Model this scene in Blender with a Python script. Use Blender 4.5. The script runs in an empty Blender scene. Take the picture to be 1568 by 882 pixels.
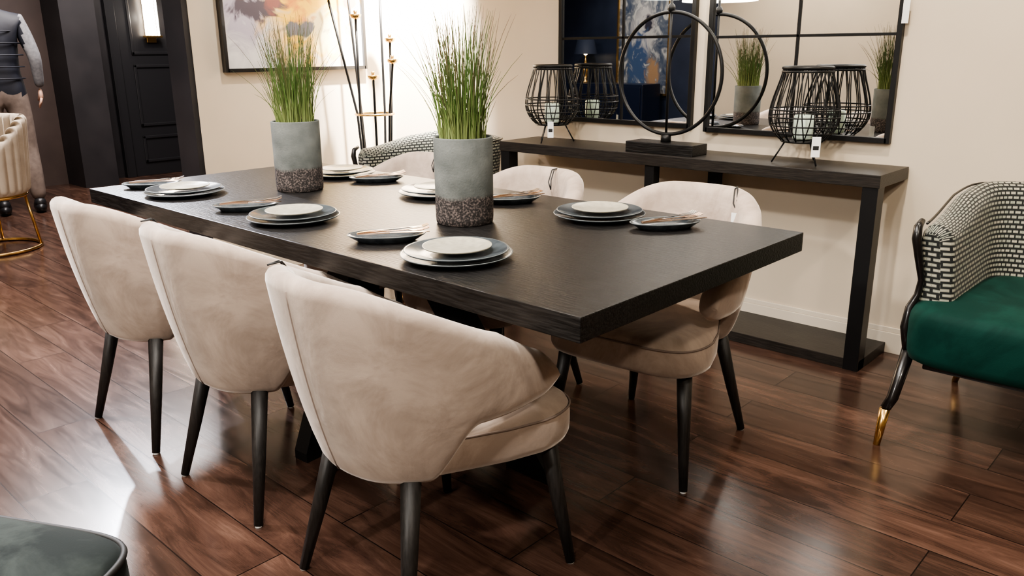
import bpy, bmesh, math, random
from mathutils import Vector, Matrix, Euler
random.seed(7)
PI=math.pi
scene=bpy.context.scene
COL=scene.collection

# ------------------------------------------------------------ materials
def mat(name, base=(.5,.5,.5), rough=.5, metal=0, sheen=0, coat=0, emis=None, estr=0, spec=.5, trans=0, ior=1.45):
    m=bpy.data.materials.new(name); m.use_nodes=True
    b=m.node_tree.nodes["Principled BSDF"]
    b.inputs["Base Color"].default_value=(*base,1); b.inputs["Roughness"].default_value=rough
    b.inputs["Metallic"].default_value=metal
    b.inputs["Specular IOR Level"].default_value=spec
    b.inputs["Sheen Weight"].default_value=sheen
    b.inputs["Sheen Roughness"].default_value=.4
    b.inputs["Coat Weight"].default_value=coat
    b.inputs["Transmission Weight"].default_value=trans; b.inputs["IOR"].default_value=ior
    if emis: b.inputs["Emission Color"].default_value=(*emis,1); b.inputs["Emission Strength"].default_value=estr
    return m
def nn(m,t,**k):
    n=m.node_tree.nodes.new(t)
    for a,v in k.items():
        if a in n.inputs.keys(): n.inputs[a].default_value=v
        else: setattr(n,a,v)
    return n
def lk(m,a,b): m.node_tree.links.new(a,b)
def bsdf(m): return m.node_tree.nodes["Principled BSDF"]
def ramp(m,fac,stops):
    r=nn(m,"ShaderNodeValToRGB")
    el=r.color_ramp.elements
    while len(el)<len(stops): el.new(.5)
    for e,(p,c) in zip(el,stops): e.position=p; e.color=(*c,1)
    lk(m,fac,r.inputs[0]); return r
def coords(m,kind="Object",scale=(1,1,1),rot=(0,0,0)):
    if kind=="World":
        g=nn(m,"ShaderNodeNewGeometry"); o=g.outputs["Position"]
    else:
        t=nn(m,"ShaderNodeTexCoord"); o=t.outputs[kind]
    mp=nn(m,"ShaderNodeMapping"); mp.inputs["Scale"].default_value=scale; mp.inputs["Rotation"].default_value=rot
    lk(m,o,mp.inputs[0]); return mp.outputs[0]
def bump(m,h,strength=.2,dist=.01):
    b=nn(m,"ShaderNodeBump"); b.inputs["Strength"].default_value=strength; b.inputs["Distance"].default_value=dist
    lk(m,h,b.inputs["Height"]); lk(m,b.outputs[0],bsdf(m).inputs["Normal"]); return b
def noisy(name,c1,c2,scale=5,rough=.5,stretch=(1,1,1),bstr=0,kind="Object",detail=4,lo=.35,hi=.65,bdist=.01,**k):
    m=mat(name,c1,rough,**k)
    v=coords(m,kind,stretch)
    n=nn(m,"ShaderNodeTexNoise"); n.inputs["Scale"].default_value=scale; n.inputs["Detail"].default_value=detail
    lk(m,v,n.inputs["Vector"])
    r=ramp(m,n.outputs[0],[(lo,c1),(hi,c2)]); lk(m,r.outputs[0],bsdf(m).inputs["Base Color"])
    if bstr: bump(m,n.outputs[0],bstr,bdist)
    return m

M={}
M['wall']=noisy('wall_paint_beige',(.57,.488,.378),(.60,.513,.398),3,.75,kind="World")
M['wall_dark']=noisy('wall_paint_black',(.012,.011,.013),(.020,.018,.020),3,.5,kind="World")
M['wall_brown']=noisy('wall_paint_umber',(.040,.027,.024),(.055,.038,.033),3,.6,kind="World")
M['wall_navy']=noisy('wall_paint_navy',(.010,.016,.035),(.016,.024,.05),3,.5,kind="World")
M['ceil']=mat('ceiling_paint',(.68,.66,.62),.9)
M['base']=mat('trim_cream',(.62,.55,.45),.45)
M['blackwood']=noisy('black_oak',(.0045,.0042,.0042),(.015,.014,.0135),14,.36,stretch=(1.2,14,14),bstr=.8,bdist=.002,spec=.38,detail=6,lo=.4,hi=.62)
M['conswood']=noisy('console_oak',(.012,.0105,.0095),(.025,.021,.018),14,.42,stretch=(1.2,14,14),bstr=.3,bdist=.002,detail=6,spec=.35)
M['blackmetal']=mat('black_metal',(.007,.007,.0075),.42,.1,spec=.4)
M['glossblack']=mat('black_lacquer',(.006,.005,.005),.28,coat=.2)
M['legwood']=noisy('dark_ash_leg',(.008,.007,.006),(.018,.0155,.014),20,.5,stretch=(12,12,1),bstr=.3,bdist=.001)
M['gold']=mat('brass',(.80,.52,.20),.25,1)
M['copper']=mat('champagne_gold_steel',(.72,.50,.36),.2,1)
M['steel']=mat('polished_steel',(.62,.58,.54),.2,1)
M['mirror']=mat('mirror_glass',(.86,.87,.87),.01,1)
M['cord']=mat('black_cord',(.01,.01,.01),.6)
M['tag']=mat('paper_tag',(.8,.8,.78),.7)
M['candle']=mat('candle_wax',(.60,.72,.60),.45)

def velvet(name,c1,c2,sheen=.5,rough=.85,scale=3.0,tint=None,crease=0):
    m=mat(name,c1,rough,sheen=sheen,spec=.08)
    v=coords(m,"Object",(1,1,1))
    n=nn(m,"ShaderNodeTexNoise"); n.inputs["Scale"].default_value=scale; n.inputs["Detail"].default_value=6; n.inputs["Roughness"].default_value=.65; n.inputs["Distortion"].default_value=1.8
    lk(m,v,n.inputs["Vector"])
    r=ramp(m,n.outputs[0],[(.40,c1),(.50,tuple((a+b)/2 for a,b in zip(c1,c2))),(.60,c2)]); lk(m,r.outputs[0],bsdf(m).inputs["Base Color"])
    n2=nn(m,"ShaderNodeTexNoise"); n2.inputs["Scale"].default_value=350; n2.inputs["Detail"].default_value=2
    lk(m,v,n2.inputs["Vector"]); b1=bump(m,n2.outputs[0],.25,.0008)
    if crease:
        n3=nn(m,"ShaderNodeTexNoise"); n3.inputs["Scale"].default_value=7; n3.inputs["Detail"].default_value=3; n3.inputs["Distortion"].default_value=.8
        lk(m,v,n3.inputs["Vector"])
        b2=nn(m,"ShaderNodeBump"); b2.inputs["Strength"].default_value=crease; b2.inputs["Distance"].default_value=.012
        lk(m,n3.outputs[0],b2.inputs["Height"]); lk(m,b2.outputs[0],b1.inputs["Normal"])
    bsdf(m).inputs["Sheen Tint"].default_value=(*(tint or [min(1,c*1.5+.1) for c in c2]),1)
    return m
M['velvet']=velvet('greige_velvet',(.305,.240,.195),(.425,.342,.281),.8,scale=3.8,tint=(1,.94,.88),crease=.35)
M['piping']=mat('seam_piping',(.20,.155,.13),.9)
M['greenvel']=velvet('emerald_velvet',(.003,.022,.017),(.005,.034,.026),.22,.6)
M['greyvel']=velvet('slate_velvet',(.016,.020,.020),(.036,.044,.042),.3)
M['creamfab']=velvet('cream_channel_fabric',(.50,.42,.33),(.57,.49,.39),.3)

def woven():
    m=mat('woven_geometric_fabric',(.5,.5,.4),.85,sheen=.15)
    v=coords(m,"UV",(1,1,1),(0,0,0))
    b=nn(m,"ShaderNodeTexBrick"); b.offset=.5; b.squash=1
    b.inputs["Scale"].default_value=1; b.inputs["Brick Width"].default_value=.031; b.inputs["Row Height"].default_value=.0165
    b.inputs["Mortar Size"].default_value=.0042; b.inputs["Mortar Smooth"].default_value=.15
    b.inputs["Color1"].default_value=(.46,.43,.34,1); b.inputs["Color2"].default_value=(.32,.34,.27,1); b.inputs["Mortar"].default_value=(.010,.012,.011,1)
    lk(m,v,b.inputs["Vector"])
    b2=nn(m,"ShaderNodeTexBrick"); b2.offset=.5
    b2.inputs["Scale"].default_value=1; b2.inputs["Brick Width"].default_value=.031; b2.inputs["Row Height"].default_value=.0055
    b2.inputs["Mortar Size"].default_value=.0007; b2.inputs["Color1"].default_value=(1,1,1,1);b2.inputs["Color2"].default_value=(.8,.8,.8,1);b2.inputs["Mortar"].default_value=(.25,.25,.25,1)
    lk(m,v,b2.inputs["Vector"])
    mx=nn(m,"ShaderNodeMix",data_type='RGBA',blend_type='MULTIPLY'); mx.inputs[0].default_value=.8
    lk(m,b.outputs[0],mx.inputs[6]); lk(m,b2.outputs[0],mx.inputs[7])
    lk(m,mx.outputs[2],bsdf(m).inputs["Base Color"])
    bump(m,b.outputs[1],-.4,.003)
    return m
M['woven']=woven()

def floor_mat():
    m=mat('walnut_laminate',(.1,.05,.03),.3,spec=.55)
    v=coords(m,"World",(1,1,1))
    b=nn(m,"ShaderNodeTexBrick"); b.offset=.37; b.offset_frequency=2
    b.inputs["Scale"].default_value=1; b.inputs["Brick Width"].default_value=1.25; b.inputs["Row Height"].default_value=.19
    b.inputs["Mortar Size"].default_value=.0019; b.inputs["Mortar Smooth"].default_value=.1; b.inputs["Bias"].default_value=0
    b.inputs["Color1"].default_value=(0,0,0,1); b.inputs["Color2"].default_value=(1,1,1,1); b.inputs["Mortar"].default_value=(.5,.5,.5,1)
    lk(m,v,b.inputs["Vector"])
    sc=nn(m,"ShaderNodeVectorMath",operation='SCALE'); sc.inputs["Scale"].default_value=7.3
    lk(m,b.outputs[0],sc.inputs[0])
    st=nn(m,"ShaderNodeVectorMath",operation='MULTIPLY'); st.inputs[1].default_value=(1.3,8,1)
    lk(m,v,st.inputs[0])
    ad=nn(m,"ShaderNodeVectorMath",operation='ADD'); lk(m,st.outputs[0],ad.inputs[0]); lk(m,sc.outputs[0],ad.inputs[1])
    n=nn(m,"ShaderNodeTexNoise"); n.inputs["Scale"].default_value=1.6; n.inputs["Detail"].default_value=9; n.inputs["Roughness"].default_value=.68; n.inputs["Distortion"].default_value=1.2
    lk(m,ad.outputs[0],n.inputs["Vector"])
    st2=nn(m,"ShaderNodeVectorMath",operation='MULTIPLY'); st2.inputs[1].default_value=(3,60,1); lk(m,ad.outputs[0],st2.inputs[0])
    n2=nn(m,"ShaderNodeTexNoise"); n2.inputs["Scale"].default_value=1.0; n2.inputs["Detail"].default_value=4; lk(m,st2.outputs[0],n2.inputs["Vector"])
    add=nn(m,"ShaderNodeMath",operation='MULTIPLY_ADD'); lk(m,n2.outputs[0],add.inputs[0]); add.inputs[1].default_value=.18; 
    sb=nn(m,"ShaderNodeMath",operation='SUBTRACT'); lk(m,n.outputs[0],sb.inputs[0]); sb.inputs[1].default_value=.09; lk(m,sb.outputs[0],add.inputs[2])
    r=ramp(m,add.outputs[0],[(.33,(.024,.0125,.009)),(.46,(.045,.0235,.0168)),(.58,(.070,.0375,.0265)),(.74,(.115,.067,.049))])
    hs=nn(m,"ShaderNodeHueSaturation"); lk(m,r.outputs[0],hs.inputs["Color"])
    mr=nn(m,"ShaderNodeMapRange"); mr.inputs[3].default_value=.72; mr.inputs[4].default_value=1.32
    lk(m,b.outputs[0],mr.inputs[0]); lk(m,mr.outputs[0],hs.inputs["Value"])
    mx=nn(m,"ShaderNodeMix",data_type='RGBA'); lk(m,b.outputs[1],mx.inputs[0]); lk(m,hs.outputs[0],mx.inputs[6]); mx.inputs[7].default_value=(.008,.004,.003,1)
    lk(m,mx.outputs[2],bsdf(m).inputs["Base Color"])
    rr=nn(m,"ShaderNodeMapRange"); rr.inputs[3].default_value=.14; rr.inputs[4].default_value=.27
    lk(m,n.outputs[0],rr.inputs[0]); lk(m,rr.outputs[0],bsdf(m).inputs["Roughness"])
    b1=bump(m,add.outputs[0],.05,.003)
    b2=nn(m,"ShaderNodeBump"); b2.invert=True; b2.inputs["Strength"].default_value=.5; b2.inputs["Distance"].default_value=.0015
    lk(m,b.outputs[1],b2.inputs["Height"]); lk(m,b2.outputs[0],b1.inputs["Normal"])
    return m
M['floor']=floor_mat()

def pot_mat():
    m=mat('concrete_planter',(.3,.32,.3),.9,spec=.2)
    t=nn(m,"ShaderNodeTexCoord"); sp=nn(m,"ShaderNodeSeparateXYZ"); lk(m,t.outputs["Object"],sp.inputs[0])
    n=nn(m,"ShaderNodeTexNoise"); n.inputs["Scale"].default_value=14; n.inputs["Detail"].default_value=8; lk(m,t.outputs["Object"],n.inputs["Vector"])
    n2=nn(m,"ShaderNodeTexNoise"); n2.inputs["Scale"].default_value=170; n2.inputs["Detail"].default_value=3; lk(m,t.outputs["Object"],n2.inputs["Vector"])
    top=ramp(m,n.outputs[0],[(.3,(.070,.077,.073)),(.7,(.132,.140,.132))])
    bot=ramp(m,n2.outputs[0],[(.42,(.028,.025,.024)),(.52,(.055,.048,.046)),(.64,(.15,.12,.11))])
    a=nn(m,"ShaderNodeMath",operation='MULTIPLY_ADD'); lk(m,n.outputs[0],a.inputs[0]); a.inputs[1].default_value=.03; lk(m,sp.outputs[2],a.inputs[2])
    f=nn(m,"ShaderNodeMapRange"); f.inputs[1].default_value=.094; f.inputs[2].default_value=.106; lk(m,a.outputs[0],f.inputs[0])
    mx=nn(m,"ShaderNodeMix",data_type='RGBA'); lk(m,f.outputs[0],mx.inputs[0]); lk(m,bot.outputs[0],mx.inputs[6]); lk(m,top.outputs[0],mx.inputs[7])
    lk(m,mx.outputs[2],bsdf(m).inputs["Base Color"]); bump(m,n2.outputs[0],.5,.002)
    return m
M['pot']=pot_mat()
M['soil']=noisy('moss_soil',(.03,.03,.015),(.06,.07,.03),60,.95)
def grass_mat(name,c0,c1,c2):
    m=mat(name,c1,.6)
    t=nn(m,"ShaderNodeTexCoord"); sp=nn(m,"ShaderNodeSeparateXYZ"); lk(m,t.outputs["UV"],sp.inputs[0])
    r=ramp(m,sp.outputs[1],[(0,c0),(.45,c1),(1,c2)]); lk(m,r.outputs[0],bsdf(m).inputs["Base Color"]); return m
M['grass']=grass_mat('grass_green',(.22,.27,.09),(.065,.125,.022),(.04,.065,.018))
M['grass2']=grass_mat('grass_brown_tip',(.20,.24,.08),(.08,.11,.03),(.10,.045,.035))
M['plate_dark']=noisy('glazed_slate_ceramic',(.028,.034,.040),(.058,.068,.075),30,.22,coat=.3)
M['plate_edge']=mat('ceramic_edge',(.19,.21,.21),.3)
M['plate_cream']=noisy('glazed_cream_ceramic',(.31,.285,.225),(.41,.38,.30),60,.3,coat=.2,bstr=.1,bdist=.001)

# ------------------------------------------------------------ geometry helpers
def empty(name,loc=(0,0,0),rz=0):
    e=bpy.data.objects.new(name,None); COL.objects.link(e); e.empty_display_size=.1
    e.location=loc; e.rotation_euler=(0,0,rz); return e
def mk(name,V,F,m,parent=None,smooth=True,uv=None,fm=None,loc=None):
    me=bpy.data.meshes.new(name); me.from_pydata([tuple(v) for v in V],[],F)
    ms=m if isinstance(m,(list,tuple)) else [m]
    for x in ms: me.materials.append(x)
    if fm:
        for p,i in zip(me.polygons,fm): p.material_index=i
    if uv:
        l=me.uv_layers.new(name="UVMap")
        for lp in me.loops: l.data[lp.index].uv=uv[lp.vertex_index]
    bm=bmesh.new(); bm.from_mesh(me); bmesh.ops.recalc_face_normals(bm,faces=bm.faces); bm.to_mesh(me); bm.free()
    me.polygons.foreach_set("use_smooth",[smooth]*len(me.polygons))
    o=bpy.data.objects.new(name,me); COL.objects.link(o)
    if parent: o.parent=parent
    if loc: o.location=loc
    return o
class G:
    """geometry accumulator"""
    def __init__(s): s.V=[];s.F=[];s.U=[];s.fm=[]
    def add(s,V,F,U=None,mi=0):
        k=len(s.V); s.V+= [tuple(v) for v in V]; s.F+=[tuple(i+k for i in f) for f in F]
        s.U+= (U if U else [(0,0)]*len(V)); s.fm+=[mi]*len(F)
    def obj(s,name,m,parent=None,smooth=True,loc=None):
        return mk(name,s.V,s.F,m,parent,smooth,s.U,s.fm,loc)
def loft(rings,closed=True,cap=True,uvs=None,loop=False):
    n=len(rings[0]);V=[];F=[];U=[]
    for i,r in enumerate(rings):
        V+=list(r)
        if uvs: U+=list(uvs[i])
    R=len(rings)
    for i in range(R if loop else R-1):
        i2=(i+1)%R
        for j in range(n if closed else n-1):
            k=(j+1)%n
            F.append((i*n+j,i*n+k,i2*n+k,i2*n+j))
    if cap and not loop and closed:
        for i in (0,R-1):
            c=sum((Vector(p) for p in rings[i]),Vector())/n
            V.append(tuple(c)); ci=len(V)-1
            if uvs: U.append(uvs[i][0])
            for j in range(n): F.append((ci,i*n+j,i*n+(j+1)%n))
    return V,F,(U if uvs else None)
def tube(path,r,seg=8,loop=False,cap=True,g=None,mi=0):
    P=[Vector(p) for p in path]; n=len(P)
    rs=r if isinstance(r,(list,tuple)) else [r]*n
    rings=[];uv=[]
    T0=(P[1]-P[0]).normalized()
    up=Vector((0,0,1)) if abs(T0.z)<.9 else Vector((1,0,0))
    N=(up-T0*up.dot(T0)).normalized()
    for i in range(n):
        if loop: T=(P[(i+1)%n]-P[i-1]).normalized()
        else: T=(P[min(i+1,n-1)]-P[max(i-1,0)]).normalized()
        N=(N-T*N.dot(T)).normalized(); B=T.cross(N)
        rings.append([tuple(P[i]+(N*math.cos(a)+B*math.sin(a))*rs[i]) for a in [2*PI*j/seg for j in range(seg)]])
        uv.append([(j/seg,i/max(1,n-1)) for j in range(seg)])
    res=loft(rings,True,cap,uv,loop)
    if g: g.add(res[0],res[1],res[2],mi)
    return res
def lathe(prof,seg=32,c=(0,0,0),g=None,mi=0,cap=True,sx=1,sy=1):
    rings=[[(c[0]+r*sx*math.cos(2*PI*j/seg),c[1]+r*sy*math.sin(2*PI*j/seg),c[2]+z) for j in range(seg)] for r,z in prof]
    res=loft(rings,True,cap)
    if g: g.add(res[0],res[1],None,mi)
    return res
def boxg(x0,x1,y0,y1,z0,z1,bev=0,seg=2):
    bm=bmesh.new(); bmesh.ops.create_cube(bm,size=1)
    for v in bm.verts: v.co=Vector(((x0+x1)/2+v.co.x*(x1-x0),(y0+y1)/2+v.co.y*(y1-y0),(z0+z1)/2+v.co.z*(z1-z0)))
    if bev: bmesh.ops.bevel(bm,geom=list(bm.edges),offset=bev,segments=seg,affect='EDGES',profile=.6)
    bm.verts.index_update()
    V=[tuple(v.co) for v in bm.verts];F=[tuple(v.index for v in f.verts) for f in bm.faces]; bm.free()
    return V,F
def box(name,x0,x1,y0,y1,z0,z1,m,parent=None,bev=0,seg=2,M4=None):
    V,F=boxg(x0,x1,y0,y1,z0,z1,bev,seg)
    if M4: V=[tuple(M4@Vector(v)) for v in V]
    return mk(name,V,F,m,parent,smooth=False)
def ellipsoid(c,r,seg=20,rings=12):
    R=[]
    for i in range(rings+1):
        a=-PI/2+PI*i/rings; rr=max(1e-4,math.cos(a)); z=math.sin(a)
        R.append([(c[0]+r[0]*rr*math.cos(2*PI*j/seg),c[1]+r[1]*rr*math.sin(2*PI*j/seg),c[2]+r[2]*z) for j in range(seg)])
    return loft(R,True,False)
def lerp(a,b,t): return a+(b-a)*t
def sm(a,b,x):
    t=max(0,min(1,(x-a)/(b-a))); return t*t*(3-2*t)
def dup(src_parent,name,loc,rz):
    e=empty(name,loc,rz)
    for ch in src_parent.children:
        o=bpy.data.objects.new(ch.name.split('.')[0],ch.data); COL.objects.link(o); o.parent=e
        o.location=ch.location; o.rotation_euler=ch.rotation_euler; o.scale=ch.scale
    return e

# ------------------------------------------------------------ camera
cam=bpy.data.cameras.new("camera"); co=bpy.data.objects.new("camera",cam); COL.objects.link(co)
f,yaw,pit,rol,H=1248.42,.7477,.2838,-.0089,1.2625
cam.sensor_width=36; cam.lens=f/1568*36; cam.clip_start=.05
Fv=Vector((-math.sin(yaw),math.cos(yaw),0));Rv=Vector((math.cos(yaw),math.sin(yaw),0));Z=Vector((0,0,1))
fw=Fv*math.cos(pit)-Z*math.sin(pit);up=Fv*math.sin(pit)+Z*math.cos(pit)
r2=Rv*math.cos(rol)+up*math.sin(rol);u2=-Rv*math.sin(rol)+up*math.cos(rol)
co.matrix_world=Matrix(((r2.x,u2.x,-fw.x,0),(r2.y,u2.y,-fw.y,0),(r2.z,u2.z,-fw.z,H),(0,0,0,1)))
scene.camera=co

# ------------------------------------------------------------ room
WY=3.518; XW=-4.3; CH=2.75
box('floor',-10.5,3.6,-3.2,5.2,-.1,0,M['floor'])
box('ceiling',-10.5,3.6,-3.2,5.2,CH,CH+.1,M['ceil'])
box('wall_mirror_side',XW,3.6,WY,WY+.15,0,CH,M['wall'])
box('wall_painting_side',XW-.2,XW,2.16,WY+.15,0,CH,M['wall'])
box('trim_opening',XW-.22,XW-.004,2.128,2.16,0,CH,M['wall_dark'])
box('wall_east',3.5,3.65,-3.2,WY,0,CH,M['wall'])
box('wall_south',-5.6,3.6,-3.2,-3.05,0,CH,M['wall'])
box('wall_south_navy',-10.5,-5.6,-3.2,-3.05,0,CH,M['wall_navy'])
box('wall_north_corridor',-10.5,XW-.2,5.05,5.2,0,CH,M['wall_dark'])
box('wall_corridor_end',-9.05,-8.9,-3.2,5.2,0,CH,M['wall_brown'])
box('wall_corridor_return',-8.9,-8.45,3.0,3.32,0,CH,M['wall_dark'])
box('wall_corridor_panel',-8.9,-8.885,3.32,5.05,0,CH,M['wall_dark'])
def baseboard(name,x0,x1,y0,y1,axis):
    g=G()
    if axis=='x':
        g.add(*boxg(x0,x1,y0-.014,y0,0,.09,.002)); g.add(*boxg(x0,x1,y0-.009,y0,.09,.112,.003))
    else:
        g.add(*boxg(x0,x0+.014,y0,y1,0,.09,.002)); g.add(*boxg(x0,x0+.009,y0,y1,.09,.112,.003))
    g.obj(name,M['base'],smooth=False)
baseboard('baseboard_mirror_side',XW,3.5,WY,0,'x')
baseboard('baseboard_painting_side',XW,0,2.16,WY,'y')
d=empty('door_1',(-8.885,0,0))
def bx(n,*a,m='wall_dark',b=.004): return box(n,*a,M[m],d,b)
M['doorpaint']=mat('door_black_satin',(.014,.014,.016),.34)
bx('slab',0,.04,3.66,4.42,0,2.2,m='doorpaint')
bx('frame_l',0,.07,3.56,3.655,0,2.3,m='doorpaint'); bx('frame_r',0,.07,4.425,4.52,0,2.3,m='doorpaint'); bx('frame_t',0,.07,3.56,4.52,2.21,2.32,m='doorpaint')
for i,(z0,z1) in enumerate(((.14,.42),(.52,1.15),(1.25,2.05))):
    a0,a1=3.78,4.30
    g=G()
    for q in ((a0,a1,z0,z0+.03),(a0,a1,z1-.03,z1),(a0,a0+.03,z0,z1),(a1-.03,a1,z0,z1)):
        g.add(*boxg(.04,.055,q[0],q[1],q[2],q[3],.006))
    g.obj('panel_moulding_%d'%i,M['doorpaint'],d,False)
g=G();V,F,_=ellipsoid((.10,4.36,1.02),(.03,.03,.03));g.add(V,F);tube([(.04,4.36,1.02),(.09,4.36,1.02)],.012,10,g=g);g.obj('knob',M['gold'],d)
sc=empty('wall_sconce',(-8.84,4.0,1.42))
M['sconce']=mat('sconce_glass_lit',(1,.9,.75),.3,emis=(1,.88,.72),estr=14)
g=G();g.add(*boxg(0,.02,-.05,.05,-.05,.42,.004));g.obj('backplate',M['gold'],sc,False)
g=G()
for k in range(5):
    y=-.064+.032*k; tube([(.06,y,.02),(.06,y,.40)],.0125,8,g=g)
g.obj('glass_rods',M['sconce'],sc)
g=G();g.add(*boxg(.02,.09,-.09,.09,.0,.02,.003));g.add(*boxg(.02,.09,-.09,.09,.40,.42,.003));g.obj('clips',M['gold'],sc,False)

# ------------------------------------------------------------ dining table
TX0,TX1,TY0,TY1=-.930-2.42,-.930,1.199,1.199+1.023
t=empty('dining_table',((TX0+TX1)/2,(TY0+TY1)/2,0))
hx,hy=2.42/2,1.023/2
box('top',-hx,hx,-hy,hy,.705,.76,M['blackwood'],t,.0025)
for i,(fx,fy) in enumerate(((.72,0),(-.72,0),(.03,-.44),(-.03,.44))):
    L=math.hypot(fx,fy);dx,dy=fx/L,fy/L
    w=.05; px,py=-dy*w,dx*w
    s0,s1=L-.17,L
    u0,u1=.02,.17
    V=[];
    for sgn in (-1,1):
        for (s,z) in ((s0,0),(s1,0),(s1,.03),(u1,.70),(u0,.70),(s0,.06)):
            V.append((dx*s+px*sgn*.6,dy*s+py*sgn*.6,z))
    F=[(0,1,2,3,4,5),(6,7,8,9,10,11)]+[(k,(k+1)%6,6+(k+1)%6,6+k) for k in range(6)]
    mk('leg_%d'%(i+1),V,F,M['blackmetal'],t,False)
box('top_bracket',-.35,.35,-.22,.22,.690,.705,M['blackmetal'],t,.001)

# ------------------------------------------------------------ barrel shell generator
def shell(P):
    us0=P['us0'];ue=P['ue'];N=P.get('N',141);th=P['th'];yc=P['yc'];ex=P['ex']
    z0,z1=P['z0'],P['z1'];zmid=.77
    def plan(u,z):
        s=1 if u>=0 else -1;a_=abs(u);k=max(0,min(1.15,(z-z0)/(z1-z0)))**P.get('ke',.85)
        a=lerp(P['ab']+P.get('aarm',0)*sm(.42,.85,a_),P['at'],k);b=lerp(P['bb'],P['bt'],k)
        if a_<=us0:
            ph=a_/us0*PI/2
            x=a*abs(math.sin(ph))**(2/ex);y=yc-b*abs(math.cos(ph))**(2/ex)
        else:
            q=(a_-us0)/(1-us0);x=a-P['inw']*q*q;y=yc+q*P['tip']
        if P.get('chan') : 
            off=P['chan'][1]*abs(math.sin(P['chan'][0]*u)); x*=1+off/.28; y=yc+(y-yc)*(1+off/.28) if a_<us0 else y
        return Vector((s*x,y,z))
    rings=[];uvs=[];acc=0;prev=None;DZ=[]
    for i in range(N):
        u=-1+2*i/(N-1)
        u=math.copysign(abs(u)**.8,u) if u else 0
        a_=abs(u);zt=P['zt'](a_);zb=P['zb'](a_);tt=th
        if a_>ue:
            q=min(1,(a_-ue)/(1-ue));mid=(zt+zb)/2;hh=(zt-zb)/2
            e=math.sqrt(max(0,1-q**P.get('endp',2.4)));lo=P.get('emin',.004);hh=lo+(hh-lo)*e;zt,zb=mid+hh,mid-hh
            tt=th*max(P.get('tmin',.15),math.sqrt(max(0,1-q**6)))
        tt=min(tt,(zt-zb)*.95)
        e=1e-3;nm=(plan(min(1,u+e),(zt+zb)/2)-plan(max(-1,u-e),(zt+zb)/2));nm=Vector((-nm.y,nm.x,0))
        nm.normalize()
        c=plan(u,(zt+zb)/2)
        if nm.dot(Vector((0,yc+.12,0))-Vector((c.x,c.y,0)))<0:nm=-nm
        r=tt/2;ring=[];uv=[]
        K=9;S=7
        if prev is not None: acc+=(Vector((c.x,c.y))-prev).length
        prev=Vector((c.x,c.y))
        L=[]
        for k in range(K): z=lerp(zb+r,zt-r,k/(K-1)); L.append((0,z,z))
        va=zt-r; vb=2*zmid+PI*.042-(zt-r)
        for k in range(1,S): 
            a=PI*k/S; L.append((r-r*math.cos(a),zt-r+r*math.sin(a),lerp(va,vb,k/S)))
        for k in range(K): z=lerp(zt-r,zb+r,k/(K-1)); L.append((tt,z,2*zmid+PI*.042-z))
        for k in range(1,S):
            a=PI*k/S; L.append((r+r*math.cos(a),zb+r-r*math.sin(a),2*zmid+PI*.042-zb))
        for d_,z,vv in L:
            bul=P.get('bulge',0)*math.sin(PI*max(0,min(1,(z-zb)/(zt-zb+1e-6))))
            ring.append(tuple(plan(u,z)+nm*(d_-bul*(1 if d_<r else -.6))))
            uv.append((acc,vv))
        rings.append(ring);uvs.append(uv);DZ.append([(d_,z) for d_,z,_ in L])
    V,F,U=loft(rings,True,False,uvs)
    for i in (0,len(rings)-1):   # end caps with their own planar UVs
        k=len(V);n=len(rings[i]);V+=rings[i];U+=DZ[i]
        V.append(tuple(sum((Vector(p) for p in rings[i]),Vector())/n));U.append((sum(a for a,_ in DZ[i])/n,sum(b for _,b in DZ[i])/n))
        F+=[(k+n,k+j,k+(j+1)%n) for j in range(n)]
    return (V,F,U),plan

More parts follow.
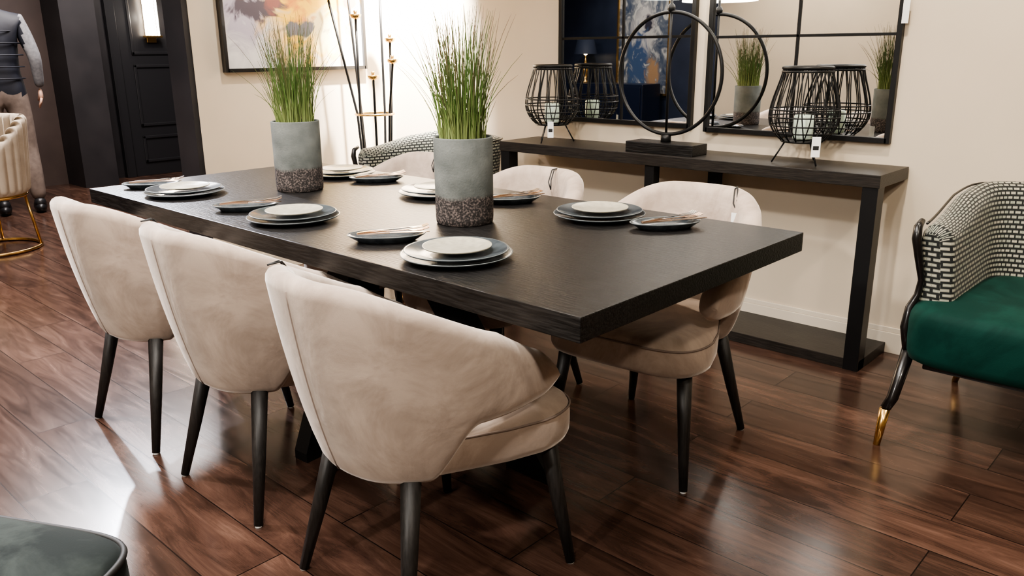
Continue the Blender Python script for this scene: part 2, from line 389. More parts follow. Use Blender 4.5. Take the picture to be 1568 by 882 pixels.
# ------------------------------------------------------------ dining chair
def dining_chair(name,loc,rz):
    e=empty(name,loc,rz)
    P=dict(us0=.67,ue=.885,th=.062,yc=-.01,ex=2.25,z0=.355,z1=.82,ab=.205,at=.302,aarm=.058,bb=.235,bt=.335,inw=.010,tip=.182,bulge=.007,endp=2.0,
        zt=lambda a:lerp(.825,.600,sm(.13,1.10,a)) , zb=lambda a:lerp(.350,.485,sm(.45,.63,a))+.012*sm(.62,.9,a), ke=.8)
    (V,F,U),plan=shell(P)
    mk('back_shell',V,F,M['velvet'],e,True,U)
    def seat_ring(s,z):
        out=[];n=64
        for j in range(n):
            a=2*PI*j/n;c,s_=math.cos(a),math.sin(a)
            x=math.copysign(abs(c)**(2/4.5),c);y=math.copysign(abs(s_)**(2/4.5),s_)
            yy=.055+y*.245; hw=lerp(.165,.265,sm(-.19,.18,yy))
            out.append((x*hw*s,.055+(yy-.055)*s,z))
        return out
    prof=[(.05,.352),(.90,.352),(.97,.358),(.995,.375),(1,.40),(1,.420),(.992,.438),(.97,.450),(.92,.460),(.8,.468),(.6,.476),(.3,.482),(.05,.484)]
    V,F,U=loft([seat_ring(s,z) for s,z in prof]); mk('seat_cushion',V,F,M['velvet'],e)
    g=G();tube(seat_ring(.998,.441),.003,6,loop=True,cap=False,g=g)
    pts=[]
    for k in range(16):
        z=lerp(.37,.80,k/15);p=plan(0,z);b=.007*math.sin(PI*(z-.35)/(.475))
        pts.append(p+Vector((0,-1,0))*(b-.0004))
    tube(pts,.0022,6,g=g)
    g.obj('seam_piping',M['piping'],e)
    g=G()
    for (x0,y0,x1,y1) in ((.205,.205,.245,.255),(-.205,.205,-.245,.255),(.15,-.165,.215,-.245),(-.15,-.165,-.215,-.245)):
        tube([(x0,y0,.365),(lerp(x0,x1,.5),lerp(y0,y1,.5),.18),(x1,y1,.004)],[.0235,.0185,.0125],16,g=g)
    g.obj('legs',M['legwood'],e)
    g=G()
    for (x1,y1) in ((.245,.255),(-.245,.255),(.215,-.245),(-.215,-.245)):
        tube([(x1,y1,0),(x1,y1,.006)],.010,12,g=g)
    g.obj('foot_pads',M['tag'],e)
    return e
cA=dining_chair('dining_chair',(-1.385,1.185,0),math.radians(-3))
cB=dup(cA,'dining_chair',(-2.085,1.22,0),math.radians(0))
cC=dup(cA,'dining_chair',(-2.73,1.215,0),math.radians(2))
cD=dup(cA,'dining_chair',(-1.36,2.15,0),math.radians(185))
cE=dup(cA,'dining_chair',(-2.05,2.12,0),math.radians(179))
cF=dup(cA,'dining_chair',(-2.74,2.15,0),math.radians(180))
def strap(e,x,tagon):
    g=G();y=-.315
    tube([(x-.025,y+.088,.755),(x-.018,y+.078,.79),(x-.004,y+.045,.824),(x+.012,y+.01,.824)],.0022,6,g=g)
    tube([(x-.025,y+.088,.755),(x-.008,y+.082,.782),(x+.004,y+.048,.823),(x+.012,y+.01,.824)],.0022,6,g=g)
    g.obj('label_loop',M['cord'],e)
    if tagon: box('swing_tag',x-.045,x-.012,y+.10,y+.102,.715,.755,M['tag'],e)
strap(cA,-.15,False);strap(cB,-.15,False);strap(cD,-.13,True);strap(cE,-.05,False);strap(cF,-.05,False)

# ------------------------------------------------------------ accent armchair (woven + green velvet)
def armchair(name,loc,rz):
    e=empty(name,loc,rz)
    P=dict(us0=.55,ue=.94,th=.085,yc=-.06,ex=3.2,z0=.36,z1=.82,ab=.305,at=.35,bb=.23,bt=.305,inw=.0,tip=.34,bulge=.010,N=101,
        zt=lambda a:lerp(.805,.730,sm(.35,1.0,a)), zb=lambda a:.35, ke=1,endp=5,emin=.16,tmin=.6)
    (V,F,U),plan=shell(P); mk('woven_back_and_arms',V,F,M['woven'],e,True,U)
    def ring(s,z,dx=0):
        out=[];n=64
        for j in range(n):
            a=2*PI*j/n;c,s_=math.cos(a),math.sin(a)
            x=math.copysign(abs(c)**(2/6),c);y=math.copysign(abs(s_)**(2/6),s_)
            yy=.06+y*.345; hw=lerp(.24,.345,sm(-.3,.36,yy)) if yy<.2 else .345
            out.append((x*hw*s,.06+(yy-.06)*s,z))
        return out
    prof=[(.05,.30),(.93,.30),(.975,.31),(.995,.335),(1,.38),(1,.43),(.99,.455),(.965,.473),(.92,.482),(.8,.489),(.5,.496),(.05,.498)]
    V,F,U=loft([ring(s,z) for s,z in prof]); mk('seat_cushion',V,F,M['greenvel'],e)
    box('seat_frame',-.27,.27,-.27,.34,.275,.302,M['glossblack'],e,.006)
    g=G();h=G()
    for sg in (-1,1):
        tube([(sg*.345,.27,.737),(sg*.347,.298,.720),(sg*.345,.305,.685),(sg*.333,.297,.62),(sg*.320,.285,.55),(sg*.325,.29,.50),(sg*.338,.31,.46),(sg*.338,.33,.40),(sg*.322,.33,.33)],[.009,.013,.015,.013,.011,.011,.013,.015,.016],12,g=g)
        tube([(sg*.318,.32,.34),(sg*.34,.355,.16),(sg*.353,.375,.125)],[.022,.018,.0165],14,g=g)
        tube([(sg*.353,.375,.125),(sg*.36,.392,.0)],[.0172,.011],14,g=h)
        tube([(sg*.24,-.22,.30),(sg*.30,-.32,.10)],[.022,.016],14,g=g)
        tube([(sg*.30,-.32,.10),(sg*.325,-.355,.0)],[.0165,.011],14,g=h)
    g.obj('lacquered_frame',M['glossblack'],e);h.obj('brass_leg_tips',M['gold'],e)
    g=G();pts=[]
    for k in range(61):
        u=-.93+1.86*k/60;z=P['zt'](abs(u))-.012;p=plan(u,z);pts.append(p+Vector((p.x,p.y,0)).normalized()*.002)
    tube(pts,.004,6,g=g);g.obj('edge_piping',M['glossblack'],e)
    return e
a1=armchair('accent_armchair',(-.42,3.0,0),PI)
a2=dup(a1,'accent_armchair',(-3.47,3.07,0),PI+math.radians(-12))

# ------------------------------------------------------------ console table
c=empty('console_table',(-2.05,3.349,0))
M_=M['conswood']
box('top',-.99,.99,-.159,.159,.747,.797,M_,c,.002)
for i,x in enumerate((.955,-.955)):
    box('leg_%d'%(i+1),x-.03,x+.03,-.155,-.085,0,.747,M['blackmetal'],c,.002)
box('leg_3',-.07,-.02,-.15,-.10,.0,.747,M['blackmetal'],c,.002)
box('leg_4',.13,.18,.08,.13,.0,.747,M['blackmetal'],c,.002)
box('plinth_shelf',-.985,.985,-.15,.155,.0,.045,M_,c,.002)

# ------------------------------------------------------------ mirrors
def grid_mirror(name,x0,x1,z0,z1,cols,rows,tag=False):
    e=empty(name,((x0+x1)/2,WY,(z0+z1)/2))
    w=(x1-x0)/2;h=(z1-z0)/2
    box('glass',-w,w,-.016,-.001,-h,h,M['mirror'],e)
    g=G();fr=.011
    for q in ((-w-fr,-w+fr,-h-fr,h+fr),(w-fr,w+fr,-h-fr,h+fr),(-w,w,-h-fr,-h+fr),(-w,w,h-fr,h+fr)): g.add(*boxg(q[0],q[1],-.028,-.001,q[2],q[3],.002))
    for k in range(1,cols):
        x=-w+2*w*k/cols; g.add(*boxg(x-.006,x+.006,-.022,-.001,-h,h,.001))
    for k in range(1,rows):
        z=-h+2*h*k/rows; g.add(*boxg(-w,w,-.022,-.001,z-.006,z+.006,.001))
    g.obj('frame_grid',M['blackmetal'],e,False)
    if tag: box('price_tag_card',w+.005,w+.03,-.032,-.030,-.17,-.08,M['tag'],e)
    return e
grid_mirror('window_pane_mirror',-2.875,-2.075,.905,2.145,2,3)
grid_mirror('window_pane_mirror',-1.985,-1.155,.895,2.145,2,3,True)

# ------------------------------------------------------------ ring table lamp on console
CZ=.797
LX,LY=-2.07,3.29
l=empty('ring_table_lamp',(LX,LY,CZ))
box('base',-.18,.18,-.065,.065,0,.05,M['blackwood'],l,.003)
g=G()
R_=.268
tube([(R_*math.cos(2*PI*k/96),0,.355+R_*math.sin(2*PI*k/96)) for k in range(96)],.0085,10,loop=True,g=g)
tube([(0,0,.05),(0,0,.085)],.024,16,g=g)
tube([(0,0,.05),(0,.0,.71)],.006,10,g=g)
V,F,_=ellipsoid((0,0,.64),(.017,.017,.02));g.add(V,F)
g.obj('ring_and_stem',M['blackmetal'],l)
M['shade']=mat('linen_shade_lit',(.9,.87,.8),.8,emis=(1,.92,.82),estr=4.0)
g=G();lathe([(.178,.682),(.178,.686),(.15,.90),(.148,.90),(.176,.686),(.176,.682)],48,g=g,cap=False);g.obj('shade',M['shade'],l)
g=G();lathe([(.001,.694),(.175,.694)],48,g=g,cap=False);g.obj('diffuser',M['shade'],l)

# ------------------------------------------------------------ wire lanterns
def lantern(name,loc,rz):
    e=empty(name,loc,rz)
    def rad(t):
        return lerp(.082,.140,math.sin(min(1,t/.34)*PI/2)**.8) if t<.34 else lerp(.140,.095,sm(0,1.15,(t-.34)/.66)*1.03)
    zb,zt=.092,.385
    g=G();n=18
    for k in range(n):
        for lean in (-1,1):
            a0=2*PI*k/n
            pts=[]
            for i in range(17):
                t_=i/16;a=a0+lean*(.12*math.sin(t_*PI*1.0)+.05*t_)
                r=rad(t_);pts.append((r*math.cos(a),r*math.sin(a),lerp(zb,zt,t_)))
            tube(pts,.0026,5,g=g)
    for t_,rr in ((0,.005),(1,.0075),(.95,.0045),(.34,.003),(.44,.003),(.22,.003),(.12,.003)):
        tube([(rad(t_)*math.cos(2*PI*k/48),rad(t_)*math.sin(2*PI*k/48),lerp(zb,zt,t_)) for k in range(48)],rr,6,loop=True,g=g)
    lathe([(.001,zb-.003),(.078,zb-.003),(.078,zb+.003),(.001,zb+.003)],32,g=g,cap=False)
    for k in range(3):
        a=2*PI*k/3+.5
        tube([(.065*math.cos(a),.065*math.sin(a),zb),(.115*math.cos(a),.115*math.sin(a),.0015)],.0035,8,g=g)
    g.obj('wire_basket',M['blackmetal'],e)
    g=G();lathe([(.001,0),(.038,0),(.040,.003),(.040,.092),(.036,.097),(.001,.092)],28,(0,0,zb+.008),g=g,cap=False);g.obj('candle',M['candle'],e)
    g=G();tube([(0,0,zb+.10),(.001,0,zb+.12)],.0012,6,g=g);g.obj('wick',M['cord'],e)
    return e
l1=lantern('wire_candle_lantern',(-2.79,3.33,CZ+.0015),.2)
l2=dup(l1,'wire_candle_lantern',(-1.44,3.335,CZ+.0015),1.0)
for par,x,y,z,w in ((l1,.085,-.115,.075,.03),(l2,.115,-.13,.085,.034)):
    g=G();V,F=boxg(-w/2,w/2,-.0007,.0007,-.04,.04);Mx=Matrix.Translation((x,y,z))@Matrix.Rotation(.6,4,'Z')
    g.add([Mx@Vector(v) for v in V],F,mi=0)
    V,F=boxg(-w/3,w/3,-.0012,-.0008,-.012,.004);g.add([Mx@Vector(v) for v in V],F,mi=1)
    tube([(x,y,z+.04),(x-.01,y+.03,z+.09)],.001,5,g=g,mi=1)
    o=g.obj('price_tag_card',[M['tag'],M['cord']],par,False)
    o.rotation_euler=(0,0,-par.rotation_euler.z)

# ------------------------------------------------------------ planters with grass
def planter(name,x,y,seed,H_):
    rnd=random.Random(seed)
    e=empty(name,(x,y,.76))
    g=G();lathe([(.001,0),(.082,0),(.086,.004),(.0875,.02),(.0885,.255),(.087,.258),(.083,.258),(.0815,.255),(.081,.235)],64,g=g,cap=False);g.obj('concrete_pot',M['pot'],e)
    g=G();lathe([(.0005,.242),(.04,.241),(.081,.236)],32,g=g,cap=False);g.obj('moss',M['soil'],e)
    g=G()
    for k in range(300):
        a=rnd.uniform(0,2*PI);r0=.068*math.sqrt(rnd.random());x0,y0=r0*math.cos(a),r0*math.sin(a)
        hgt=H_*rnd.uniform(.5,1.0) if rnd.random()<.8 else H_*rnd.uniform(.3,.6)
        sp=rnd.uniform(.0,.075)*(1 if rnd.random()<.85 else 2.2);a2_=a+rnd.uniform(-.9,.9)
        bx_,by_=math.cos(a2_)*sp,math.sin(a2_)*sp
        curl=rnd.uniform(0,.03);a3=rnd.uniform(0,2*PI)
        pts=[];w=[];n=7;w0=rnd.uniform(.0012,.0021)
        brown=rnd.random()<.4
        for i in range(n):
            t_=i/(n-1)
            pts.append((x0+bx_*t_**1.5+curl*math.cos(a3)*t_**3,y0+by_*t_**1.5+curl*math.sin(a3)*t_**3,.238+hgt*t_-.25*sp*t_**3))
            w.append(w0*(1-.75*t_**1.5) if not(brown and t_>.7) else w0*1.25*(1.05-t_)*2)
        tube(pts,w,3,g=g,mi=1 if brown else 0,cap=False)
    g.obj('grass_blades',[M['grass'],M['grass2']],e)
planter('potted_grass',-2.69,1.72,3,.41)
planter('potted_grass',-1.77,1.70,9,.415)

# ------------------------------------------------------------ place settings
def fork(g,Mx,mi=0,knife=False):
    def strip(pts,w,th=.0022):
        rings=[]
        for (s,z),ww in zip(pts,w):
            rings.append([(s,-ww,z-th/2),(s,ww,z-th/2),(s,ww,z+th/2),(s,-ww,z+th/2)])
        V,F,_=loft(rings);g.add([Mx@Vector(v) for v in V],F,mi=mi)
    if knife:
        strip([(-.10,.002),(-.06,.003),(-.01,.003)],[.0055,.005,.0035],.004)
        strip([(-.01,.003),(.04,.003),(.08,.003),(.10,.003)],[.004,.008,.008,.001],.0016)
    else:
        strip([(-.10,.003),(-.06,.005),(0,.003),(.04,.004)],[.0055,.0045,.0025,.003])
        strip([(.04,.004),(.052,.002),(.064,.002)],[.003,.011,.0115],.002)
        for k in range(4):
            y=-.0095+k*.0063
            rings=[[(s,y-.0017,z-.0008),(s,y+.0017,z-.0008),(s,y+.0017,z+.0008),(s,y-.0017,z+.0008)] for s,z in ((.063,.002),(.08,.003),(.098,.008))]
            V,F,_=loft(rings);g.add([Mx@Vector(v) for v in V],F,mi=mi)
def plate_prof(r,h=.016):
    return [(.001,.002),(r*.55,.0),(r*.60,.0015),(r*.72,.005),(r*.98,h-.003),(r,h-.0005),(r*.995,h+.0015),(r*.975,h+.0005),(r*.72,.0085),(r*.62,.0055),(r*.3,.005),(.001,.005)]
def stack(name,x,y):
    e=empty(name,(x,y,.76))
    g=G();lathe(plate_prof(.142,.015),56,(0,0,.0),g=g,cap=False);g.obj('dinner_plate',M['plate_dark'],e)
    g=G();lathe(plate_prof(.132,.016),56,(.002,-.002,.010),g=g,cap=False);g.obj('second_plate',M['plate_dark'],e)
    g=G();lathe(plate_prof(.088,.011),48,(0,.003,.0225),g=g,cap=False);g.obj('side_plate',M['plate_cream'],e)
    g=G()
    for r,z,ox,oy in ((.1415,.0158,0,0),(.1316,.0268,.002,-.002)):
        tube([(ox+r*math.cos(2*PI*k/56),oy+r*math.sin(2*PI*k/56),z) for k in range(56)],.0009,5,loop=True,g=g)
    g.obj('rims',M['plate_edge'],e)
def dish(name,x,y,rz,cr):
    e=empty(name,(x,y,.76),rz)
    g=G();prof=[(.001,.001),(.7,.0),(.75,.002),(.97,.017),(1,.0195),(.985,.0205),(.93,.018),(.74,.008),(.5,.006),(.001,.006)]
    lathe(prof,56,g=g,cap=False,sx=.108,sy=.060);g.obj('oval_dish',M['plate_dark'],e)
    g=G();tube([(.107*math.cos(2*PI*k/56),.0595*math.sin(2*PI*k/56),.0203) for k in range(56)],.001,5,loop=True,g=g);g.obj('rim',M['plate_edge'],e)
    g=G()
    for k,(oy,ang,kn,ml) in enumerate(((-.020,cr-.06,True,0),(-.002,cr+.10,False,0),(.016,cr+.28,False,1))):
        Mx=Matrix.Translation((.02,oy,.0235+.001*k))@Matrix.Rotation(ang,4,'Z')@Matrix.Rotation(-.03,4,'Y')
        fork(g,Mx,ml,kn)
    g.obj('cutlery',[M['copper'],M['steel']],e,False)
for x,y in ((-2.93,1.38),(-2.20,1.375),(-1.46,1.37),(-2.87,2.04),(-2.20,1.98),(-1.50,2.02)): stack('dinner_plate_stack',x,y)
for x,y,a,cr in ((-3.18,1.37,.95,-.1),(-2.47,1.365,.95,-.1),(-1.75,1.38,.85,-.05),(-2.62,2.03,.85,.1),(-1.89,2.03,.9,.1),(-1.26,2.02,.95,.05)): dish('cutlery_dish',x,y,a,cr)

# ------------------------------------------------------------ candle floor stand
s=empty('candle_floor_stand',(-4.02,3.13,0))
g=G();h=G()
rods=[(-.235,.0,1.55),(-.15,.09,1.78),(-.07,-.07,1.44),(.105,.05,1.31),(.13,-.06,1.19),(.02,-.11,1.10),(.05,.10,1.66)]
for k,(rr,dd,zt_) in enumerate(rods):
    top=Vector((.733*rr-.68*dd,.68*rr+.733*dd,zt_))
    dr=Vector((top.x,top.y,0)).normalized()
    mid=dr*.105;mid.z=.90
    bot=Vector((dr.x*.05,dr.y*.05,.01))
    tube([bot,bot.lerp(mid,.5),mid,mid.lerp(top,.5),top],.0075,8,g=g)
    lathe([(.001,0),(.010,.0),(.028,.010),(.034,.028),(.032,.029),(.010,.014),(.010,.036),(.012,.05),(.010,.05),(.001,.02)],20,tuple(top),g=h,cap=False)
tube([(.115*math.cos(2*PI*k/48),.115*math.sin(2*PI*k/48),.90) for k in range(48)],.007,8,loop=True,g=h)
lathe([(.001,.0),(.15,.0),(.15,.012),(.001,.014)],40,g=g,cap=False)
g.obj('rods_and_base',M['blackmetal'],s);h.obj('candle_cups_and_ring',M['gold'],s)

# ------------------------------------------------------------ painting on side wall
def art_mat(name,kind):
    m=mat(name,(.6,.6,.6),.6)
    t=nn(m,"ShaderNodeTexCoord");uv=t.outputs["UV"]
    n=nn(m,"ShaderNodeTexNoise");n.inputs["Scale"].default_value=5.5;n.inputs["Detail"].default_value=9;n.inputs["Distortion"].default_value=1.8;lk(m,uv,n.inputs["Vector"])
    def blob(cx,cy,rx,ry,warp=.35):
        sb=nn(m,"ShaderNodeVectorMath",operation='SUBTRACT');lk(m,uv,sb.inputs[0]);sb.inputs[1].default_value=(cx,cy,0)
        ds=nn(m,"ShaderNodeVectorMath",operation='DIVIDE');lk(m,sb.outputs[0],ds.inputs[0]);ds.inputs[1].default_value=(rx,ry,1)
        ln=nn(m,"ShaderNodeVectorMath",operation='LENGTH');lk(m,ds.outputs[0],ln.inputs[0])
        ad=nn(m,"ShaderNodeMath",operation='MULTIPLY_ADD');lk(m,n.outputs[0],ad.inputs[0]);ad.inputs[1].default_value=4*warp;lk(m,ln.outputs["Value"],ad.inputs[2])
        mr=nn(m,"ShaderNodeMapRange");mr.inputs[1].default_value=1.1+2*warp;mr.inputs[2].default_value=.6+2*warp;lk(m,ad.outputs[0],mr.inputs[0]);return mr.outputs[0]
    def mixc(prev,fac,col):
        mx=nn(m,"ShaderNodeMix",data_type='RGBA');lk(m,fac,mx.inputs[0]);lk(m,prev,mx.inputs[6]);mx.inputs[7].default_value=(*col,1);return mx.outputs[2]
    if kind==0:
        c0=ramp(m,n.outputs[0],[(.3,(.46,.45,.47)),(.6,(.60,.59,.58))]).outputs[0]
        c0=mixc(c0,blob(.16,.32,.2,.2,.6),(.36,.33,.40))
        c0=mixc(c0,blob(.60,.36,.34,.40,.4),(.88,.54,.05))
        c0=mixc(c0,blob(.70,.20,.14,.12,.8),(.92,.80,.45))
        c0=mixc(c0,blob(.52,.42,.10,.18,.9),(.60,.22,.04))
        c0=mixc(c0,blob(.24,.30,.16,.05,1.2),(.05,.04,.06))
        c0=mixc(c0,blob(.34,.36,.05,.08,1.0),(.20,.07,.06))
        c0=mixc(c0,blob(.50,.20,.16,.03,1.2),(.10,.10,.12))
        c0=mixc(c0,blob(.30,.45,.22,.04,1.2),(.08,.09,.12))
        c0=mixc(c0,blob(.90,.42,.05,.2,.8),(.35,.14,.10))
    else:
        c0=ramp(m,n.outputs[0],[(.35,(.02,.04,.09)),(.5,(.10,.12,.16)),(.62,(.40,.41,.42))]).outputs[0]
        c0=mixc(c0,blob(.5,.62,.24,.26,.6),(.42,.42,.44))
        c0=mixc(c0,blob(.42,.68,.09,.07,.8),(.02,.02,.04))
        c0=mixc(c0,blob(.6,.3,.2,.3,.7),(.04,.08,.18))
        c0=mixc(c0,blob(.3,.2,.12,.15,.8),(.30,.19,.11))
    lk(m,c0,bsdf(m).inputs["Base Color"]);return m
p=empty('framed_abstract_painting',(XW,2.80,1.72))
hw,hh=.467,.55
mk('canvas',[(.022,-hw,-hh),(.022,hw,-hh),(.022,hw,hh),(.022,-hw,hh)],[(0,1,2,3)],art_mat('abstract_art_yellow',0),p,False,uv=[(0,0),(1,0),(1,1),(0,1)])
g=G()
for q in ((-hw-.012,-hw+.008,-hh-.012,hh+.012),(hw-.008,hw+.012,-hh-.012,hh+.012),(-hw,hw,-hh-.012,-hh+.008),(-hw,hw,hh-.008,hh+.012)): g.add(*boxg(.001,.04,q[0],q[1],q[2],q[3],.001))
g.obj('frame',M['glossblack'],p,False)
p=empty('framed_portrait_painting',(-6.75,-3.05,1.35));hw,hh=.42,.70
mk('canvas',[(hw,.022,-hh),(-hw,.022,-hh),(-hw,.022,hh),(hw,.022,hh)],[(0,1,2,3)],art_mat('abstract_art_blue',1),p,False,uv=[(0,0),(1,0),(1,1),(0,1)])
g=G()
for q in ((-hw-.02,-hw+.01,-hh-.02,hh+.02),(hw-.01,hw+.02,-hh-.02,hh+.02),(-hw,hw,-hh-.02,-hh+.01),(-hw,hw,hh-.01,hh+.02)): g.add(*boxg(q[0],q[1],.001,.045,q[2],q[3],.002))
g.obj('frame',M['gold'],p,False)
sb=empty('sideboard',(-7.3,-2.75,0));M['navylac']=mat('navy_lacquer',(.008,.014,.035),.3)
box('body',-.9,.9,-.22,.22,.12,.80,M['navylac'],sb,.01)
for i in range(3): box('door_%d'%i,-.88+.59*i,-.31+.59*i,.22,.235,.15,.77,M['navylac'],sb,.004)
for i,(x,y) in enumerate(((-.85,-.18),(.85,-.18),(-.85,.18),(.85,.18))): box('leg_%d'%i,x-.02,x+.02,y-.02,y+.02,0,.12,M['gold'],sb)
tl=empty('table_lamp',(-7.55,-2.75,.80))
g=G();lathe([(.001,0),(.08,0),(.08,.02),(.02,.04),(.05,.12),(.055,.2),(.02,.3),(.01,.34),(.01,.42),(.001,.42)],28,g=g,cap=False);g.obj('body',M['gold'],tl)
M['shade_black']=mat('navy_shade',(.02,.03,.06),.7);M['bulb']=mat('bulb_lit',(1,.9,.7),.4,emis=(1,.75,.4),estr=25)
g=G();lathe([(.17,.40),(.12,.60),(.118,.60),(.168,.40)],36,g=g,cap=False);g.obj('shade',M['shade_black'],tl)
g=G();V,F,_=ellipsoid((0,0,.43),(.035,.035,.045));g.add(V,F);g.obj('bulb',M['bulb'],tl)

# ------------------------------------------------------------ cream channel tub chair with brass base
e=empty('channel_tub_chair',(-6.2,1.57,0),math.radians(200))
P=dict(us0=.72,ue=.86,th=.07,yc=.0,ex=2.1,z0=.40,z1=.88,ab=.25,at=.29,bb=.25,bt=.29,inw=.03,tip=.18,bulge=0,N=241,
    zt=lambda a:lerp(.885,.66,sm(.3,1.0,a)), zb=lambda a:.38, ke=1,chan=(34,.014))
(V,F,U),plan=shell(P);mk('channelled_back',V,F,M['creamfab'],e,True,U)
g=G();lathe([(.001,.37),(.23,.37),(.25,.39),(.255,.44),(.235,.475),(.15,.485),(.001,.487)],48,g=g,cap=False);g.obj('seat_cushion',M['creamfab'],e)
g=G()
tube([(.27*math.cos(2*PI*k/64),.27*math.sin(2*PI*k/64),.012) for k in range(64)],.012,8,loop=True,g=g)
for k in range(4):
    a=PI/4+k*PI/2;tube([(.27*math.cos(a),.27*math.sin(a),.012),(.22*math.cos(a),.22*math.sin(a),.375)],.010,8,g=g)
tube([(.235*math.cos(2*PI*k/64),.235*math.sin(2*PI*k/64),.365) for k in range(64)],.010,8,loop=True,g=g)
g.obj('brass_base',M['gold'],e)

# ------------------------------------------------------------ slate velvet pouf (front-left)
e=empty('velvet_ottoman',(-1.45,.065,0),math.radians(28))
def pr(s,z):
    out=[];n=72
    for j in range(n):
        a=2*PI*j/n;c_,s_=math.cos(a),math.sin(a)
        out.append((math.copysign(abs(c_)**(2/7),c_)*.31*s,math.copysign(abs(s_)**(2/7),s_)*.31*s,z))
    return out
V,F,_=loft([pr(s_,z) for s_,z in ((.05,.10),(.95,.10),(.985,.115),(1,.14),(1.01,.28),(1,.415),(.985,.438),(.95,.45),(.8,.46),(.4,.468),(.05,.47))]);mk('upholstery',V,F,M['greyvel'],e)
g=G();tube(pr(.995,.436),.006,8,loop=True,g=g);g.obj('piping',M['cord'],e)
g=G()
for x in (-.24,.24):
    for y in (-.24,.24): tube([(x,y,.11),(x*1.04,y*1.04,0)],[.022,.015],12,g=g)
g.obj('legs',M['legwood'],e)

# ------------------------------------------------------------ standing man
def man():
    fx,fy=-7.50,2.14
    e=empty('standing_man',(fx,fy,0),math.radians(75))
    M['denim']=noisy('grey_brown_trousers',(.13,.10,.085),(.18,.14,.12),20,.85)
    M['vest']=noisy('navy_quilted_vest',(.005,.006,.011),(.009,.011,.019),10,.6)
    M['sleeve']=noisy('grey_knit_sleeve',(.13,.13,.14),(.19,.19,.20),40,.9)
    M['skin']=mat('skin',(.55,.33,.24),.55);M['shoe']=mat('black_shoe',(.012,.012,.014),.4);M['hair']=noisy('dark_hair',(.02,.014,.01),(.04,.03,.02),40,.7)
    K={'pelvis':((0,0,1.0),(.165,.125)),'waist':((0,.005,1.12),(.155,.115)),'chest':((0,.01,1.35),(.185,.13)),'uchest':((0,-.005,1.50),(.165,.11)),
       'neck':((0,-.005,1.60),(.06,.06)),'neck2':((0,.01,1.66),(.055,.058)),
       'shL':((-.19,-.005,1.52),(.068,.068)),'elL':((-.27,-.02,1.24),(.052,.052)),'wrL':((-.27,.05,1.0),(.036,.036)),
       'shR':((.19,-.005,1.52),(.068,.068)),'elR':((.27,-.02,1.24),(.052,.052)),'wrR':((.275,.06,1.0),(.036,.036)),
       'hipL':((-.095,0,.93),(.10,.105)),'knL':((-.115,.015,.52),(.072,.075)),'caL':((-.12,-.01,.34),(.066,.07)),'anL':((-.12,-.02,.09),(.056,.06)),
       'hipR':((.095,0,.93),(.10,.105)),'knR':((.12,.03,.52),(.072,.075)),'caR':((.13,.0,.34),(.066,.07)),'anR':((.135,-.01,.09),(.056,.06))}
    E=[('pelvis','waist'),('waist','chest'),('chest','uchest'),('uchest','neck'),('neck','neck2'),('uchest','shL'),('shL','elL'),('elL','wrL'),('uchest','shR'),('shR','elR'),('elR','wrR'),
       ('pelvis','hipL'),('hipL','knL'),('knL','caL'),('caL','anL'),('pelvis','hipR'),('hipR','knR'),('knR','caR'),('caR','anR')]
    names=list(K);me=bpy.data.meshes.new('tmp');me.from_pydata([K[n][0] for n in names],[(names.index(a),names.index(b)) for a,b in E],[])
    o=bpy.data.objects.new('tmp',me);COL.objects.link(o);md=o.modifiers.new('s','SKIN');md.use_smooth_shade=True
    for i,n in enumerate(names):
        sv=me.skin_vertices[0].data[i];sv.radius=K[n][1];sv.use_root=(n=='pelvis')
    o.modifiers.new('ss','SUBSURF').levels=2
    dg=bpy.context.evaluated_depsgraph_get();bm_=bpy.data.meshes.new_from_object(o.evaluated_get(dg));bpy.data.objects.remove(o)
    for m_ in ('vest','denim','sleeve','skin'): bm_.materials.append(M[m_])
    for pz in bm_.polygons:
        c_=pz.center
        pz.use_smooth=True
        if c_.z>1.625: pz.material_index=3
        elif abs(c_.x)>.205 and c_.z>.95 : pz.material_index=2
        elif c_.z>.96: pz.material_index=0
        else: pz.material_index=1
    b=bpy.data.objects.new('body',bm_);COL.objects.link(b);b.parent=e
    g=G()
    V,F,_=ellipsoid((0,.02,1.775),(.078,.095,.118),24,16)
    V=[(x*(1-.25*max(0,(1.75-z)/.12)),y+ .012*max(0,(1.74-z)/.1),z) for x,y,z in V];g.add(V,F,mi=0)
    V,F,_=ellipsoid((0,.118,1.765),(.013,.018,.024),10,8);g.add(V,F,mi=0)
    for sx in (-1,1):
        V,F,_=ellipsoid((sx*.078,.01,1.77),(.012,.02,.032),10,8);g.add(V,F,mi=0)
        V,F,_=ellipsoid((sx*.03,.102,1.79),(.012,.008,.008),10,6);g.add(V,F,mi=1)
    V,F,_=ellipsoid((0,.11,1.72),(.024,.006,.006),10,6);g.add(V,F,mi=2)
    V,F,_=ellipsoid((0,.0,1.805),(.084,.100,.105),24,16)
    V=[(x,y if y<.06 or z>1.85 else .06+(y-.06)*.3,max(z,1.74)) for x,y,z in V];g.add(V,F,mi=1)
    M['lip']=mat('lips',(.45,.18,.15),.5)
    g.obj('head',[M['skin'],M['hair'],M['lip']],e)
    g=G();lathe([(.075,0),(.082,.03),(.08,.06),(.07,.06),(.068,0)],24,(0,0,1.575),g=g,cap=False);g.obj('collar',M['vest'],e)
    g=G()
    for z in (1.08,1.17,1.26,1.35,1.44):
        tw=.172+.02*math.sin((z-1.0)/.5*PI);td=.128+.008*math.sin((z-1.0)/.5*PI)
        tube([(tw*math.cos(2*PI*k/40),.005+td*math.sin(2*PI*k/40),z) for k in range(40)],.005,8,loop=True,g=g)
    g.obj('quilted_bands',M['vest'],e)
    g=G()
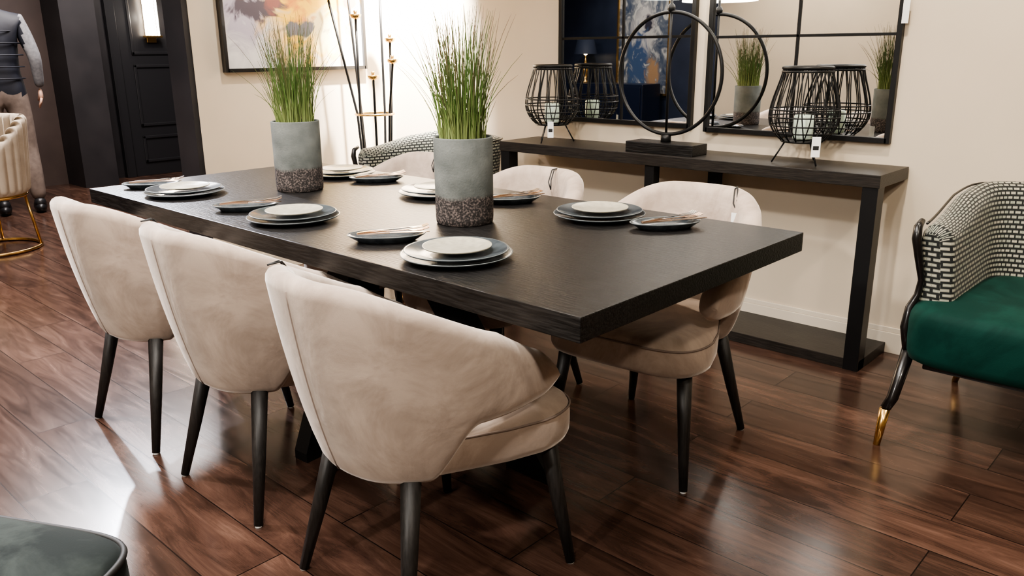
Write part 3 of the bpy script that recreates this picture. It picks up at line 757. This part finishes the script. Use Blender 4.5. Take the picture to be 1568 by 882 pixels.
    for sx,y in ((-.12,-.02),(.135,-.01)):
        V,F,_=ellipsoid((sx,y+.05,.045),(.05,.145,.055),20,12);V=[(a,b_,max(.0,z_)) for a,b_,z_ in V];g.add(V,F)
        V,F,_=ellipsoid((sx,y-.01,.08),(.045,.06,.05),16,10);g.add(V,F)
    g.obj('shoes',M['shoe'],e)
    g=G()
    for sx in (-1,1):
        bx0=sx*.272;by=.065
        V,F,_=ellipsoid((bx0,by+.012,.945),(.018,.042,.052),14,10);g.add(V,F)
        for k,Lf in enumerate((.070,.080,.075,.060)):
            y=by+.042-.022*k
            tube([(bx0,y,.92),(bx0-sx*.006,y,.92-Lf*.5),(bx0-sx*.022,y,.92-Lf)],[.0095,.0088,.0065],8,g=g)
        tube([(bx0,by+.045,.955),(bx0-sx*.01,by+.068,.925),(bx0-sx*.018,by+.072,.895)],[.012,.0105,.008],8,g=g)
    g.obj('hands',M['skin'],e)
man()

# ------------------------------------------------------------ lights
def light(name,kind,loc,target,power,color,size=.05,angle=60,blend=.5):
    L=bpy.data.lights.new(name,kind);L.energy=power;L.color=color
    o=bpy.data.objects.new(name,L);COL.objects.link(o);o.location=loc
    if kind=='SPOT': L.spot_size=math.radians(angle);L.spot_blend=blend;L.shadow_soft_size=size
    elif kind=='AREA': L.size=size;L.shape='DISK'
    else: L.shadow_soft_size=size
    if target is not None:
        d_=Vector(target)-Vector(loc);o.rotation_euler=d_.to_track_quat('-Z','Y').to_euler()
    return o
W=(1,.89,.75);Wc=(1,.94,.87);CL=(.84,.88,1)
light('downlight_corner','SPOT',(-3.75,3.10,2.35),(-4.08,3.5,1.35),2300,Wc,.03,66,.95)
light('downlight_painting','SPOT',(-3.3,2.7,2.7),(-4.3,2.8,1.4),90,Wc,.05,60,.9)
light('downlight_table_a','SPOT',(-1.5,1.0,2.7),(-1.6,1.4,.7),105,Wc,.06,100,.8)
light('downlight_table_b','SPOT',(-2.9,1.2,2.7),(-2.7,1.5,.7),105,Wc,.06,100,.8)
light('downlight_front','SPOT',(-.6,.1,2.7),(-1.2,1.0,.5),90,Wc,.06,110,.8)
light('downlight_south_c','SPOT',(-1.0,-2.3,2.6),(-1.7,1.1,.5),260,Wc,.08,60,.9)
light('downlight_mirror_wall','SPOT',(-1.0,2.6,2.7),(-1.1,3.3,.9),110,W,.06,110,.9)
light('downlight_mirror_wall_b','SPOT',(.6,2.3,2.7),(.3,3.3,.9),110,W,.06,110,.9)
light('downlight_left_cool','SPOT',(-5.7,2.0,2.35),(-2.8,.85,0),360,CL,.03,46,.6)
light('downlight_left_b','SPOT',(-4.4,.2,2.7),(-3.9,.5,0),330,(1,.92,.9),.05,120,.8)
light('floor_sheen_fill_left','AREA',(-6.4,2.0,2.7),(-6.4,2.0,0),85,(1,.92,.90),1.3)  # added fill, no panel modelled: lays a pale sheen on the left floor
light('floor_sheen_fill_corridor','AREA',(-7.3,3.3,2.7),(-7.3,3.3,0),45,(1,.93,.92),1.2)  # second added fill, placed so its reflection greys the floor below the chairs
light('downlight_room','SPOT',(1.2,.2,2.7),(.6,.9,0),130,W,.1,140,.9)
light('downlight_corridor','SPOT',(-6.6,2.0,2.7),(-7.6,2.2,.6),80,W,.06,110,.8)
light('downlight_door','SPOT',(-7.6,3.7,2.7),(-8.8,4.0,.8),70,W,.06,90,.8)
light('downlight_south','SPOT',(-6.6,-1.6,2.7),(-6.7,-3.0,1.3),90,W,.06,80,.8)
light('downlight_south_b','SPOT',(-4.2,-1.6,2.7),(-4.2,-3.0,1.2),160,W,.06,110,.8)
light('ceiling_bounce','AREA',(-2.0,.6,2.7),(-2.0,.6,0),60,Wc,2.2)
light('lamp_bulb','POINT',(LX,LY,CZ+.79),None,8,W,.05)
light('sconce_bulb','POINT',(-8.72,4.0,1.62),None,8,W,.05)
w=bpy.data.worlds.new("world");scene.world=w;w.use_nodes=True
w.node_tree.nodes["Background"].inputs[0].default_value=(.9,.8,.7,1);w.node_tree.nodes["Background"].inputs[1].default_value=.05
try:
    scene.view_settings.view_transform='AgX';scene.view_settings.look='AgX - Medium High Contrast';scene.view_settings.exposure=.65
except Exception as ex: print(ex)
